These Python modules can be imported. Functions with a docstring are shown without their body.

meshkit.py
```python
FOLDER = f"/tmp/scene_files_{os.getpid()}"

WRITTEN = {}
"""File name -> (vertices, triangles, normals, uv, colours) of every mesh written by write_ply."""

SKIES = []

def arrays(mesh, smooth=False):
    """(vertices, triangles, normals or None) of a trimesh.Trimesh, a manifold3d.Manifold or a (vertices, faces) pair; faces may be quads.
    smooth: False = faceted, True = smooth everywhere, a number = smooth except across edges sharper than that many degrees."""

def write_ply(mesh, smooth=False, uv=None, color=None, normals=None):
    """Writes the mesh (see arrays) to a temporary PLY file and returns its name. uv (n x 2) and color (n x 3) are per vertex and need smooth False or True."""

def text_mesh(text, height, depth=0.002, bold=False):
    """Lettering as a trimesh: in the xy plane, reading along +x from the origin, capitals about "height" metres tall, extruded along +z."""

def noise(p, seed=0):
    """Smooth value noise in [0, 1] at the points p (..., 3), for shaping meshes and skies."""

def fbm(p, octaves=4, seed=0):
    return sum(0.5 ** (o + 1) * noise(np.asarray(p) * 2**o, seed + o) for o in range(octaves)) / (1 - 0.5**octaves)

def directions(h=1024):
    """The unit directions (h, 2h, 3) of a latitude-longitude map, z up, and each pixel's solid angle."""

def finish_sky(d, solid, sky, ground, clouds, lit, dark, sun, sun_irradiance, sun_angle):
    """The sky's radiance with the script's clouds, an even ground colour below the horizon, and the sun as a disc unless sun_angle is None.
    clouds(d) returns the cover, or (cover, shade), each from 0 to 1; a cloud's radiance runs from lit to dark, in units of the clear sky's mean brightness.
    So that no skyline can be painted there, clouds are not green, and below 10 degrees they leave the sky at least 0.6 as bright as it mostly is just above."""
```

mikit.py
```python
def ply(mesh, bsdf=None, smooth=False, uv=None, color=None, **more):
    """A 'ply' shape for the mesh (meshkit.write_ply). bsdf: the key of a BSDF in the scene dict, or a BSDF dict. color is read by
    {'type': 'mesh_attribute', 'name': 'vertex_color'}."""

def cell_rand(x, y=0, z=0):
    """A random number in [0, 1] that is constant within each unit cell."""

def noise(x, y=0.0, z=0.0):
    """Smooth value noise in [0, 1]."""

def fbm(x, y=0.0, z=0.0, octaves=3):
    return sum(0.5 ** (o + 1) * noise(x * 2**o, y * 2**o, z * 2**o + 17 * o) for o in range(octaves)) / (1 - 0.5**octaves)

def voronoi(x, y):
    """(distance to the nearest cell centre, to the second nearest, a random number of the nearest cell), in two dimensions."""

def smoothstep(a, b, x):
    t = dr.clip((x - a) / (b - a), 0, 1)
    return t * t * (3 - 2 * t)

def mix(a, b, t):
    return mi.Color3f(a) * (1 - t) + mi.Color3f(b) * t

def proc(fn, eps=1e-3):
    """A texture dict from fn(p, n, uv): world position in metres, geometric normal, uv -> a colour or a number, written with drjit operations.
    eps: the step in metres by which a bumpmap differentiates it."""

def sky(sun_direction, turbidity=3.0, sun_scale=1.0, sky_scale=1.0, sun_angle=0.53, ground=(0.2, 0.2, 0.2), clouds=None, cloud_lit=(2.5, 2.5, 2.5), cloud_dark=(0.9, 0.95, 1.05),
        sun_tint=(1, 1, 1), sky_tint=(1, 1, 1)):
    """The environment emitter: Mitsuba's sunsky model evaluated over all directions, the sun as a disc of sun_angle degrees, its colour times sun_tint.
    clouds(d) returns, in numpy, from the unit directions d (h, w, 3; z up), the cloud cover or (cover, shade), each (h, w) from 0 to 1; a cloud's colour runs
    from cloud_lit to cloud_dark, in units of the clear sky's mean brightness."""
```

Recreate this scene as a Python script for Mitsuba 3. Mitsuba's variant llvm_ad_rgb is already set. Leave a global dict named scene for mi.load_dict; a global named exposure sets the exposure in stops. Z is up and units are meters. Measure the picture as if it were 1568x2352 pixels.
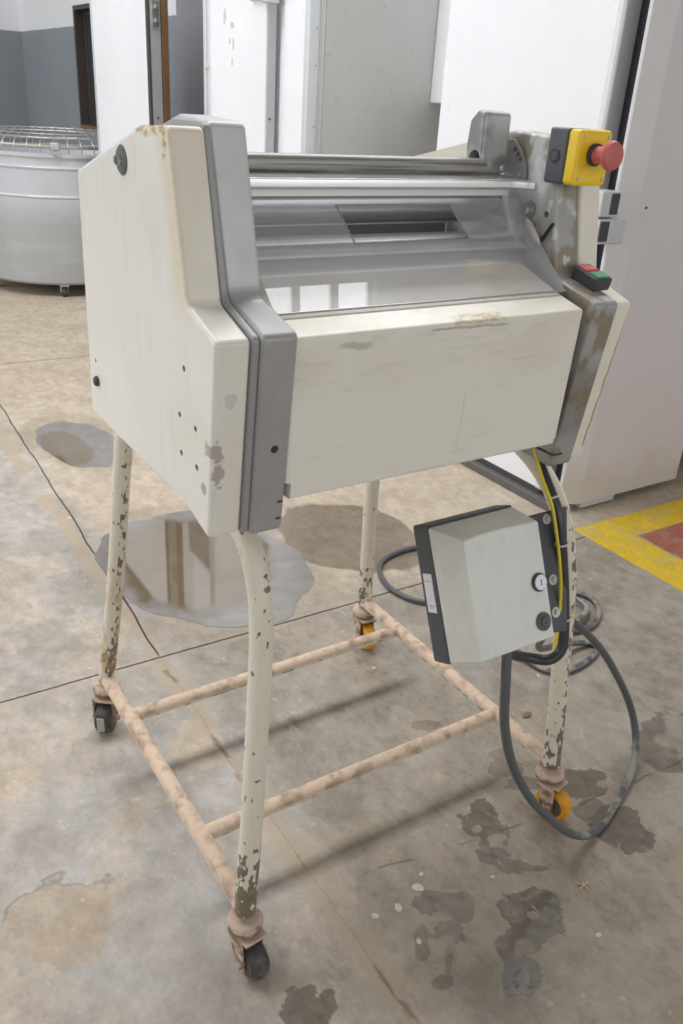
import math, random
import numpy as np, trimesh, manifold3d as m3
import drjit as dr
import mitsuba as mi
from shapely.geometry import Polygon, Point
import mikit, meshkit
from mikit import noise, fbm, smoothstep, mix, proc, voronoi, cell_rand

T = mi.ScalarTransform4f
random.seed(7); RNG = np.random.default_rng(7)
scene, labels = {}, {}

# ---------------------------------------------------------------- camera, exposure
EYE = np.array([-0.7524, -0.8237, 1.3031])
FWD = np.array([0.50275627, 0.7454132, -0.43771599])
UPV = np.array([0.19106825, 0.39801396, 0.89726129])
scene['camera'] = {'type': 'perspective', 'fov': 44.05, 'fov_axis': 'x', 'near_clip': 0.05, 'far_clip': 60.0,
                   'to_world': T().look_at(origin=EYE.tolist(), target=(EYE + FWD).tolist(), up=UPV.tolist())}
exposure = -0.50
SKYLIGHT, SIDE_WINDOW, FRONT_FILL, SMALL_SKYLIGHT = 19.0, 5.0, 4.0, 7.0     # radiance of the daylit panes; the front ones are added fill
DAY = (0.97, 1.0, 1.03)

# ---------------------------------------------------------------- helpers
def key_of(base):
    """the first free key: base, base_001, base_002 ..."""
    k, n = base, 0
    taken = lambda q: q in scene or q in labels or any(s.startswith(q + '__') for s in scene)
    while taken(k):
        n += 1; k = f'{base}_{n:03d}'
    return k
def add(name, mesh, mat, parent=None, smooth=35, label=None, cat=None, group=None, kind=None, **more):
    k = key_of((parent + '__' if parent else '') + name)
    scene[k] = mikit.ply(mesh, mat, smooth=smooth, **more)
    d = {a: b for a, b in (('label', label), ('category', cat), ('group', group), ('kind', kind)) if b}
    if d: labels[k] = d
    return k
def thing(name, label, cat, group=None):
    k = key_of(name); labels[k] = {'label': label, 'category': cat}
    if group: labels[k]['group'] = group
    return k
def note(k, label): labels.setdefault(k, {})['label'] = label
def cat(*ms): return trimesh.util.concatenate([m for m in ms])
def tm(man):
    m = man.to_mesh(); return trimesh.Trimesh(m.vert_properties[:, :3], m.tri_verts, process=False)
def man(mesh):
    mesh = mesh.copy(); mesh.merge_vertices()
    return m3.Manifold(m3.Mesh(np.asarray(mesh.vertices, np.float32), np.asarray(mesh.faces, np.uint32)))
def unit(v): v = np.asarray(v, float); return v / np.linalg.norm(v)
def frame(d, hint=(0, 0, 1)):
    d = unit(d); h = np.asarray(hint, float)
    if abs(d @ h) > .95: h = np.array([1., 0, 0])
    x = unit(np.cross(h, d)); return x, np.cross(d, x), d
def place(mesh, o, x, y, z):
    """mesh axes x, y, z go to these directions, its origin to o"""
    M = np.eye(4); M[:3, 0], M[:3, 1], M[:3, 2], M[:3, 3] = x, y, z, o
    m = mesh.copy(); m.apply_transform(M); return m
def bar(lo, hi, r=.004):
    """a box between two corners with rounded edges"""
    lo, hi = np.minimum(lo, hi), np.maximum(lo, hi); r = min(r, .49 * (hi - lo).min())
    if r < 2e-4: return trimesh.creation.box(bounds=[lo, hi])
    s = trimesh.creation.icosphere(subdivisions=1, radius=r).vertices
    p = np.vstack([s + [a, b, c] for a in (lo[0] + r, hi[0] - r) for b in (lo[1] + r, hi[1] - r) for c in (lo[2] + r, hi[2] - r)])
    return trimesh.convex.convex_hull(p)
def obox(o, x, y, z, size, r=.004):
    s = np.asarray(size) / 2; return place(bar(-s, s, r), o, x, y, z)
def sp(points, n=10):
    """Catmull-Rom through the points"""
    p = np.asarray(points, float); p = np.vstack([2 * p[0] - p[1], p, 2 * p[-1] - p[-2]]); out = []
    for i in range(1, len(p) - 2):
        for t in np.linspace(0, 1, n, endpoint=False):
            a, b, c, d = p[i - 1:i + 3]
            out.append(.5 * (2 * b + (c - a) * t + (2 * a - 5 * b + 4 * c - d) * t * t + (3 * b - a - 3 * c + d) * t ** 3))
    return np.array(out + [p[-2]])
def tube(points, r, sides=20, cap=True):
    p = np.asarray(points, float); r = np.broadcast_to(np.asarray(r, float), (len(p),))
    t = np.gradient(p, axis=0); t /= np.linalg.norm(t, axis=1, keepdims=True)
    x, _, _ = frame(t[0]); ang = np.arange(sides) * 2 * np.pi / sides; rings = []
    for i in range(len(p)):
        x = unit(x - t[i] * (x @ t[i])); y = np.cross(t[i], x)
        rings.append(p[i] + r[i] * (np.cos(ang)[:, None] * x + np.sin(ang)[:, None] * y))
    v = np.vstack(rings); f = []
    for i in range(len(p) - 1):
        for j in range(sides):
            a, b = i * sides + j, i * sides + (j + 1) % sides
            f += [[a, b, b + sides], [a, b + sides, a + sides]]
    if cap:
        n = len(v); v = np.vstack([v, p[0], p[-1]]); e = (len(p) - 1) * sides
        for j in range(sides):
            f += [[n, (j + 1) % sides, j], [n + 1, e + j, e + (j + 1) % sides]]
    return trimesh.Trimesh(v, f, process=False)
def lathe(profile, o=(0, 0, 0), axis=(0, 0, 1), sides=32):
    """profile: (radius, height) pairs from bottom to top, turned about the axis"""
    m = trimesh.creation.revolve(np.asarray(profile, float), sections=sides)
    x, y, z = frame(axis); m = place(m, o, x, y, z); m.fix_normals(); return m
def rod(a, b, r, sides=20, c=None):
    a, b = np.asarray(a, float), np.asarray(b, float); h = np.linalg.norm(b - a); c = min(r, h) * .15 if c is None else c
    return lathe([(0, 0), (r - c, 0), (r, c), (r, h - c), (r - c, h), (0, h)], a, b - a, sides)
def rounded(pts, convex=.01, concave=.02):
    g = Polygon(pts)
    g = g.buffer(concave, quad_segs=6).buffer(-concave, quad_segs=6) if concave else g
    g = g.buffer(-convex, quad_segs=6).buffer(convex, quad_segs=6) if convex else g
    return g
def extrude(g, depth, b=0.0, steps=4):
    """shapely polygon extruded 0..depth along z with rounded edges of radius b (manifold of insets)"""
    cs = lambda q: m3.CrossSection([np.asarray(r.coords)[:-1] for p in getattr(q, 'geoms', [q]) for r in (p.exterior, *p.interiors)], m3.FillRule.EvenOdd)
    if b <= 0: return tm(m3.Manifold.extrude(cs(g), depth))
    c = np.asarray(Polygon(g.exterior).simplify(1e-5).exterior.coords)[:-1]
    if Polygon(c).exterior.is_ccw is False: c = c[::-1]
    e = np.roll(c, -1, 0) - c; e /= np.linalg.norm(e, axis=1, keepdims=True)
    nrm = np.stack([e[:, 1], -e[:, 0]], 1); pn = np.roll(nrm, 1, 0)
    mn = nrm + pn; mn /= np.maximum((mn * nrm).sum(1, keepdims=True), .35)
    rings = []
    for k in range(steps + 1):
        a = k / steps * np.pi / 2; rings.append((c - mn * b * (1 - np.sin(a)), b * (1 - np.cos(a))))
    rings += [(q, depth - z) for q, z in rings[::-1]]
    n = len(c); v = np.vstack([np.column_stack([q, np.full(n, z)]) for q, z in rings]); f = []
    for i in range(len(rings) - 1):
        for j in range(n):
            p, q = i * n + j, i * n + (j + 1) % n; f += [[p, q, q + n], [p, q + n, p + n]]
    pv, tri = trimesh.creation.triangulate_polygon(Polygon(rings[0][0]), engine='earcut')
    idx = np.array([np.argmin(((rings[0][0] - q) ** 2).sum(1)) for q in pv]); tri = idx[tri]
    r0 = rings[0][0]; d1, d2 = r0[tri[:, 1]] - r0[tri[:, 0]], r0[tri[:, 2]] - r0[tri[:, 0]]; sgn = d1[:, 0] * d2[:, 1] - d1[:, 1] * d2[:, 0] > 0
    tri = np.where(sgn[:, None], tri, tri[:, ::-1])
    f = np.vstack([f, tri[:, ::-1], tri + (len(rings) - 1) * n])
    return trimesh.Trimesh(v, f, process=False)
def along_x(g, x0, x1, b=0.0):
    """a profile in (y, z) extruded from x0 to x1"""
    return place(extrude(g, x1 - x0, b), (x0, 0, 0), (0, 1, 0), (0, 0, 1), (1, 0, 0))
def taper(mesh):
    """the castings draw in a little towards the bottom"""
    mesh.vertices[:, 0] *= 1 + .043 * (mesh.vertices[:, 2] - .95); return mesh
def blob_outline(cx, cy, rx, ry, rot=0, amp=.18, n=90, seed=0):
    a = np.linspace(0, 2 * np.pi, n, endpoint=False)
    q = np.stack([np.cos(a) * 1.7, np.sin(a) * 1.7, np.full(n, seed * 3.7)], 1)
    r = 1 + amp * (meshkit.fbm(q + 9, 3, seed) - .5) * 2
    x, y = r * rx * np.cos(a), r * ry * np.sin(a); c, s = math.cos(rot), math.sin(rot)
    return np.stack([cx + x * c - y * s, cy + x * s + y * c], 1)

# ---------------------------------------------------------------- materials
def principled(color, rough=.5, metal=0.0, spec=.5, **k):
    c = {'type': 'rgb', 'value': list(color)} if isinstance(color, (tuple, list)) else color
    return {'type': 'twosided', 'm': {'type': 'principled', 'base_color': c, 'roughness': rough, 'metallic': metal, 'specular': spec, **k}}
def mat(name, d): scene[name] = d; return name
def blob(p, cx, cy, rx, ry, rot=0.0, amp=.45, fr=14.0, seed=0.0, soft=.10):
    """1 inside an irregular floor patch, 0 outside"""
    c, s = math.cos(rot), math.sin(rot); x, y = p.x - cx, p.y - cy
    u, v = (x * c + y * s) / rx, (-x * s + y * c) / ry
    d = dr.sqrt(u * u + v * v) + amp * (fbm(p.x * fr + seed, p.y * fr - seed, seed, 4) - .5) * 2
    return 1 - smoothstep(1 - soft, 1 + soft, d)

WET = [  # dark damp marks: x, y, rx, ry, rotation, amplitude, seed, strength
    (0.180, -0.145, 0.054, 0.035, 2.82, .55, 1, 1.00), (0.166, -0.178, 0.047, 0.035, 2.99, .55, 2, 1.00), (0.115, -0.187, 0.043, 0.027, 2.77, .55, 3, 0.92), (0.089, -0.195, 0.040, 0.026, 0.65, .55, 4, 0.92), (0.071, -0.243, 0.044, 0.034, 0.38, .55, 5, 1.00), (0.046, -0.061, 0.054, 0.028, 2.68, .55, 6, 0.81), (0.061, -0.086, 0.026, 0.021, 0.35, .55, 7, 0.76), (0.014, -0.110, 0.036, 0.025, 2.77, .55, 8, 0.70), (-0.036, -0.100, 0.037, 0.013, 0.90, .55, 9, 0.59), (-0.021, -0.154, 0.029, 0.007, 0.88, .55, 10, 0.49), (-0.054, -0.182, 0.019, 0.013, 2.74, .55, 11, 0.59), (0.230, 0.053, 0.057, 0.044, 0.48, .55, 12, 0.92), (0.251, 0.005, 0.027, 0.014, 0.74, .55, 13, 0.65), (0.196, -0.017, 0.036, 0.021, 2.73, .55, 14, 0.86), (0.214, -0.060, 0.035, 0.018, 2.71, .55, 15, 0.76), (0.246, -0.087, 0.036, 0.008, 2.64, .55, 16, 0.76), (0.499, 0.028, 0.057, 0.041, 3.13, .55, 17, 0.86), (0.452, -0.035, 0.037, 0.027, -3.04, .55, 18, 0.65), (0.474, -0.089, 0.058, 0.041, -2.98, .55, 19, 0.97), (0.479, -0.132, 0.044, 0.032, -3.01, .55, 20, 0.97), (0.380, 0.146, 0.042, 0.025, 2.77, .55, 21, 0.54), (0.387, 0.090, 0.046, 0.021, 2.71, .55, 22, 0.65), (0.403, 0.182, 0.027, 0.019, 2.92, .55, 23, 0.49),
    (-0.274, -0.108, 0.050, 0.036, 2.62, .55, 24, 0.92), (0.316, 0.346, 0.036, 0.018, 2.70, .55, 25, 0.49),]
HOLES = [(0.168, -0.161, 0.016, 0.009, 2.74, 41), (0.109, -0.199, 0.021, 0.016, -2.94, 42), (0.019, -0.079, 0.019, 0.009, 2.67, 43), (-0.009, -0.128, 0.021, 0.015, 0.72, 44), (0.540, 0.007, 0.017, 0.012, 3.08, 45), (0.231, 0.007, 0.017, 0.014, -2.99, 46), (0.211, 0.044, 0.010, 0.008, 0.26, 47),]
PEEL = [  # paint gone, sandy concrete bare: x, y, rx, ry, rotation, amplitude, seed
    (-.560, .245, .105, .095, .4, .45, 21), (-.550, .610, .050, .050, .4, .6, 22), (-.185, .540, .075, .055, 1.2, .6, 23),
    (-.175, .22, .05, .12, 0, .7, 24), (-.42, .33, .16, .05, 1.0, .7, 25)]
def floor_color(p, n, uv):
    x, y = p.x, p.y
    a = fbm(x * 2.3 + 3, y * 2.3, 0, 4); b = fbm(x * 9, y * 9, 4, 4); g = noise(x * 160, y * 160); h = fbm(x * 38, y * 30, 2, 3)
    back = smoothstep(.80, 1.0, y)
    gray = mix((.318, .294, .268), (.405, .385, .372), smoothstep(.28, .70, b)) * mi.Color3f(.97, .955, .93)
    tan = mix((.400, .318, .228), (.50, .412, .312), b)
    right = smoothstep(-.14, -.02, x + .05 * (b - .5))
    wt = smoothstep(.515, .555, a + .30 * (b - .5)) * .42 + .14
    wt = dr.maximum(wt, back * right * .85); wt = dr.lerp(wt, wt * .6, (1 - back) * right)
    for i, (cx, cy, rx, ry, ro, am, sd) in enumerate(PEEL):
        wt = dr.maximum(wt, (.92 if i < 3 else .55) * blob(p, cx, cy, rx, ry, ro, am, 16, sd, .04 if i < 3 else .25))
    c = mix(gray, tan, wt)
    c = mix(c, c * mi.Color3f(.74, .70, .625), right * (1 - back) * .9)  # dim foreground painted in: front right slab darkened by colour
    c = mix(c, mix((.33, .255, .185), (.40, .315, .235), b), .7 * blob(p, -.560, .245, .105, .095, .4, .45, 16, 21, .04))
    m_ = smoothstep(.44, .62, fbm(x * 30 + 4, y * 24, 7, 4))
    c = mix(c, mix((.44, .42, .405), (.37, .30, .225), a), .17 * m_)
    c = c * (.76 + .38 * h + .12 * g)
    # rims of the broken paint
    rim = blob(p, -.560, .245, .111, .101, .4, .45, 16, 21, .03) - blob(p, -.560, .245, .105, .095, .4, .45, 16, 21, .03)
    c = c * (1 - .35 * dr.clip(rim, 0, 1) * smoothstep(.24, .30, y + .1 * (x + .56)))
    # fine pits, scratches and pale specks
    pit = smoothstep(.62, .74, fbm(x * 70, y * 45, 5, 3)) * smoothstep(.45, .6, a)
    c = c * (1 - .10 * pit)
    speck = smoothstep(.77, .81, fbm(x * 60 + 31, y * 60, 8, 3))
    c = mix(c, (.56, .53, .47), speck * .35 * smoothstep(.5, .62, fbm(x * 5, y * 5, 3, 3)))
    # hairline crack across the front
    yc = .060 - .17 * x + .012 * (fbm(x * 18, 3, 0, 3) - .5) + .05 * smoothstep(.3, .8, x) * x
    ck = (1 - smoothstep(.0012, .0035, dr.abs(y - yc))) * smoothstep(-.12, -.08, x)
    c = c * (1 - .42 * ck * smoothstep(.3, .5, noise(x * 30, 7)))
    yc2 = 3.60 + .03 * (fbm(x * 6, 1, 0, 3) - .5)
    c = c * (1 - .35 * (1 - smoothstep(.004, .012, dr.abs(y - yc2))))
    # crumbled sandy edges along the joints
    j = dr.abs(x + .135 + .02 * (fbm(y * 8, 2, 1, 3) - .5)); k = dr.abs(y - .880)
    c = mix(c, (.40, .315, .225), (1 - smoothstep(.010, .026 + .03 * noise(x * 8, y * 12), j)) * smoothstep(.36, .50, fbm(x * 16, y * 11, 3, 4)) * .8)
    jj = dr.abs(x + .136 + .016 * (fbm(y * 22, 2, 1, 4) - .5))
    c = mix(c, (.235, .165, .11), .8 * (1 - smoothstep(.002, .003 + .012 * noise(x * 60, y * 40, 4), jj)) * (1 - back) * smoothstep(.50, .60, fbm(x * 20, y * 20, 9, 3)))
    c = mix(c, (.43, .35, .27), (1 - smoothstep(.006, .035, k)) * smoothstep(.4, .55, fbm(x * 10, y * 16, 6, 3)) * .6)
    # damp marks
    w = damp(p)
    return mix(c, c * mi.Color3f(.44, .42, .39), w)
def damp(p):
    w = mi.Float(0)
    for cx, cy, rx, ry, ro, am, sd, st in WET:
        w = dr.maximum(w, st * blob(p, cx, cy, rx, ry, ro, am, 40, sd, .06))
    for cx, cy, rx, ry, ro, sd in HOLES:
        w = w * (1 - .8 * blob(p, cx, cy, rx, ry, ro, .5, 60, sd, .12))
    ring = blob(p, .81, .02, .125, .085, .3, .40, 17, 14, .06) * (1 - .8 * blob(p, .83, .01, .095, .060, .3, .6, 22, 15, .15))
    w = dr.maximum(w, .75 * ring)
    w = dr.maximum(w, .95 * blob(p, .665, 1.235, .21, .28, .2, .28, 6, 31, .05))     # big damp patch behind the machine
    w = dr.maximum(w, .28 * blob(p, .17, 1.26, .36, .46, .1, .22, 5, 33, .10))        # rim of the big puddle
    w = dr.maximum(w, .25 * blob(p, .12, 2.42, .20, .36, .1, .25, 6, 34, .10))
    return w
def floor_rough(p, n, uv): return .58 - .30 * damp(p) + .12 * (fbm(p.x * 20, p.y * 20, 1, 2) - .5)
def floor_bump(p, n, uv): return fbm(p.x * 45, p.y * 45, 3, 4) + .4 * smoothstep(.75, .9, noise(p.x * 60, p.y * 45, 5))
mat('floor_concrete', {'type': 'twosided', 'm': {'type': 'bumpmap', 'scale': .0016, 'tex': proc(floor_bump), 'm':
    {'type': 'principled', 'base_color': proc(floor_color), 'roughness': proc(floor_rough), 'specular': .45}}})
mat('joint_dirt', principled((.115, .085, .06), .9))

def paint_stain(base, p, fr=5.0, amt=.10):
    a = fbm(p.x * fr + 2, p.y * fr, p.z * fr, 4); b = fbm(p.x * 60, p.y * 60, p.z * 22, 3)
    return base * (1 - amt * smoothstep(.45, .75, a)) * (1 - .05 * smoothstep(.5, .8, b))
CREAM = (.735, .700, .610)
def cream_color(p, n, uv):
    c = mi.Color3f(.730, .712, .668)
    a = fbm(p.x * 7, p.y * 9, p.z * 6, 4); s = fbm(p.x * 70, p.y * 70, p.z * 9, 3)
    c = mix(c, (.68, .62, .51), .40 * smoothstep(.50, .78, a))
    c = mix(c, (.80, .78, .735), .5 * smoothstep(.52, .7, fbm(p.x * 4 + 9, p.y * 5, p.z * 3, 3)))
    c = c * (1 - .04 * smoothstep(.55, .82, s))
    fleck = smoothstep(.80, .83, fbm(p.x * 120, p.y * 120, p.z * 90, 3)) * smoothstep(.5, .65, fbm(p.x * 12, p.y * 12, p.z * 12, 2))
    c = mix(c, (.22, .17, .11), .75 * fleck)
    # yellowed edge down the front corner of the left cover and along the cover's nose
    left = smoothstep(-.29, -.30, p.x)
    edge = 1 - smoothstep(.0, .05, dr.abs(p.y - (.135 + .18 * dr.clip(p.z - 1.07, 0, 1))))
    c = mix(c, (.66, .55, .37), .60 * edge * left * smoothstep(1.03, 1.09, p.z) * smoothstep(.25, .6, fbm(p.x * 20, p.y * 20, p.z * 10, 3)))
    c = mix(c, (.715, .665, .565), .45 * left * smoothstep(-.3505, -.346, p.x))
    # broken paint on the top corner
    jag = .012 * (fbm(p.x * 60, p.y * 60, p.z * 60, 3) - .5)
    chip = left * smoothstep(1.252, 1.258, p.z + jag * 1.6) * smoothstep(.168, .174, p.y + jag) * (1 - smoothstep(.262, .272, p.y + jag))
    run = left * (1 - smoothstep(.004, .007, dr.abs(p.y - .172 + jag))) * smoothstep(1.225, 1.235, p.z + jag)
    chip = dr.maximum(chip, run)
    c = mix(c, mix((.40, .30, .17), (.72, .64, .46), smoothstep(.42, .58, fbm(p.x * 150, p.y * 150, p.z * 150, 4))), .9 * chip)
    # grey worn spots near the lower front edge
    def spot(cy, cz, ry, rz, k, amp=.8):
        u, v = (p.y - cy) / ry, (p.z - cz) / rz
        return 1 - smoothstep(.8, 1.05, dr.sqrt(u * u + v * v) + amp * (fbm(p.x * 90 + k, p.y * 90, p.z * 90, 3) - .5) * 2)
    front = left * (1 - smoothstep(.078, .085, p.y))
    def fspot(cx, cz, rx, rz, k, amp=.9):
        u, v = (p.x - cx) / rx, (p.z - cz) / rz
        return 1 - smoothstep(.75, 1.1, dr.sqrt(u * u + v * v) + amp * (fbm(p.x * 95 + k, p.y * 60, p.z * 95, 4) - .5) * 2)
    w = front * dr.maximum(dr.maximum(fspot(-.347, .905, .010, .014, 1), fspot(-.343, .868, .008, .022, 2, 1.3)), .4 * fspot(-.331, .970, .008, .011, 5, .7))
    w = dr.maximum(w, left * spot(.088, .847, .009, .009, 3, .5))
    return mix(c, (.33, .30, .28), .8 * w)
def cover_color(p, n, uv):
    c = mi.Color3f(.745, .712, .640)
    a = fbm(p.x * 6 + 4, p.y * 9, p.z * 8, 4)
    c = mix(c, (.64, .575, .46), .55 * smoothstep(.50, .78, a))
    low = smoothstep(1.02, 1.06, p.z)
    c = mix(c, (.66, .57, .40), .40 * low * smoothstep(.40, .65, fbm(p.x * 14, p.y * 30, p.z * 20, 3)))
    streak = smoothstep(.55, .8, fbm(p.x * 24, p.z * 150, 3, 3)) * .07
    c = c * (1 - streak * smoothstep(.45, .6, a))
    jag = .010 * (fbm(p.x * 40, p.y * 40, p.z * 40, 4) - .5)
    nose = smoothstep(1.036, 1.041, p.z + jag) * (1 - smoothstep(1.056, 1.059, p.z + jag)) * (1 - smoothstep(.056, .066, p.y + jag))
    chip = nose * smoothstep(-.005, .006, p.x + 3 * jag) * (1 - smoothstep(.082, .098, p.x + 3 * jag))
    c = mix(c, mix((.50, .42, .26), (.68, .62, .50), smoothstep(.40, .60, fbm(p.x * 90, p.y * 140, p.z * 140, 4))), .9 * chip)
    crack = (1 - smoothstep(.0012, .0026, dr.abs(p.z - 1.0345 - jag * 1.2))) * smoothstep(-.05, -.03, p.x) * (1 - smoothstep(.085, .105, p.x))
    smear = (1 - smoothstep(.003, .006, dr.abs(p.z - 1.026 + jag))) * (1 - smoothstep(.014, .032, dr.abs(p.x + .16)))
    c = mix(c, (.36, .34, .31), .75 * dr.maximum(crack, .8 * smear))
    line = (1 - smoothstep(.0007, .0016, dr.abs(p.x - .035 - .004 * (fbm(p.z * 20, 1, 1, 2) - .5)))) * smoothstep(.845, .86, p.z) * (1 - smoothstep(.93, .95, p.z))
    return mix(c, (.50, .46, .39), .5 * line)
def right_color(p, n, uv):
    c = mi.Color3f(.735, .700, .600); a = fbm(p.x * 8, p.y * 9, p.z * 6, 3)
    c = mix(c, (.68, .61, .46), .4 * smoothstep(.5, .75, a))
    jag = .008 * (fbm(p.x * 10, p.y * 10, p.z * 38, 4) - .5)
    crack = (1 - smoothstep(.0012, .0024, dr.abs(p.x - .3445 + .12 * (.95 - p.z) * .3 + jag))) * smoothstep(.795, .80, p.z) * (1 - smoothstep(1.0, 1.02, p.z))
    return mix(c, (.20, .14, .08), .8 * crack)
for nm, fn in (('cream_side', cream_color), ('cream_cover', cover_color), ('cream_right', right_color)):
    mat(nm, principled(proc(fn), .34, 0, .5))
mat('cream_plain', principled((.70, .665, .57), .4))

def cast_color(p, n, uv):
    c = mi.Color3f(.350, .342, .335); a = fbm(p.x * 10, p.y * 12, p.z * 8, 4); b = fbm(p.x * 55, p.y * 55, p.z * 30, 3)
    up = smoothstep(1.075, 1.10, p.z)                                   # paler grey above the knee
    c = mix(c, (.535, .54, .535), up)
    c = c * (.86 + .28 * a); c = c * (.93 + .14 * b)
    right = smoothstep(.2, .22, p.x)
    grime = right * smoothstep(.50, .62, fbm(p.x * 34, p.y * 34, p.z * 20, 4))
    c = mix(c, c * mi.Color3f(.62, .60, .57), right * smoothstep(.45, .6, fbm(p.x * 12 + 5, p.y * 14, p.z * 11, 3)) * .8)
    c = mix(c, (.22, .17, .10), .72 * grime)
    c = mix(c, (.72, .72, .70), .6 * right * smoothstep(.62, .7, fbm(p.x * 50 + 9, p.y * 50, p.z * 30, 3)) * up)
    return c
mat('grey_casting', principled(proc(cast_color), .46, .25, .5))
mat('grey_flange', principled((.30, .30, .30), .45, .2))
def lever_color(p, n, uv):
    a = fbm(p.x * 22, p.y * 22, p.z * 22, 3); return mix((.20, .205, .21), (.47, .465, .455), smoothstep(.36, .66, a))
mat('lever_metal', principled(proc(lever_color), .42, .35))
def steel_color(p, n, uv):
    a = fbm(p.x * 5, p.y * 60, p.z * 60, 3); b = noise(p.x * 8, p.y * 420, p.z * 420)
    return mi.Color3f(.52, .525, .545) * (.78 + .26 * a + .14 * b)
mat('brushed_steel', principled(proc(steel_color), .26, .85))
def dull_steel(p, n, uv):
    a = fbm(p.x * 9, p.y * 80, p.z * 80, 4); return mix((.50, .48, .44), (.66, .65, .63), smoothstep(.35, .65, a))
mat('dull_steel', principled(proc(dull_steel), .36, .6))
def tube_c(p, n, uv):
    a = fbm(p.x * 7, p.y * 260, p.z * 260, 4); return mix((.17, .16, .14), (.36, .35, .33), smoothstep(.35, .62, a))
mat('worn_tube', principled(proc(tube_c), .42, .3))
mat('scraper_highlight', principled((.80, .79, .77), .3, .3)); mat('bright_steel', principled((.78, .78, .78), .22, .9))
mat('screw_steel', principled((.48, .47, .45), .35, .8))
mat('washer_grey', principled((.105, .11, .11), .4)); mat('recess_shade', principled((.02, .02, .02), .8))  # the black one paints the dark inside of holes and slot
mat('perspex', {'type': 'blendbsdf', 'weight': .24, 'a': {'type': 'thindielectric', 'int_ior': 1.62},
                'b': {'type': 'twosided', 'm': {'type': 'roughplastic', 'diffuse_reflectance': {'type': 'rgb', 'value': [.74, .74, .78]}, 'alpha': .05}}})
mat('perspex_edge', principled((.27, .27, .28), .2))
mat('yellow_plastic', principled((.80, .545, .015), .38))
mat('black_plastic', principled((.045, .047, .052), .45))
mat('dark_plastic', principled((.07, .075, .085), .5))
mat('red_plastic', principled((.47, .105, .10), .42))
mat('red_cap', principled((.68, .12, .12), .45))
mat('green_plastic', principled((.06, .27, .10), .5))
mat('red_key', principled((.60, .09, .09), .5))
def lid_color(p, n, uv): return paint_stain(mi.Color3f(.70, .705, .66), p, 11, .06)
mat('grey_lid', principled(proc(lid_color), .38))
mat('white_cap', principled((.80, .80, .85), .35))
mat('rubber_cable', principled((.085, .088, .095), .42))
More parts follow.
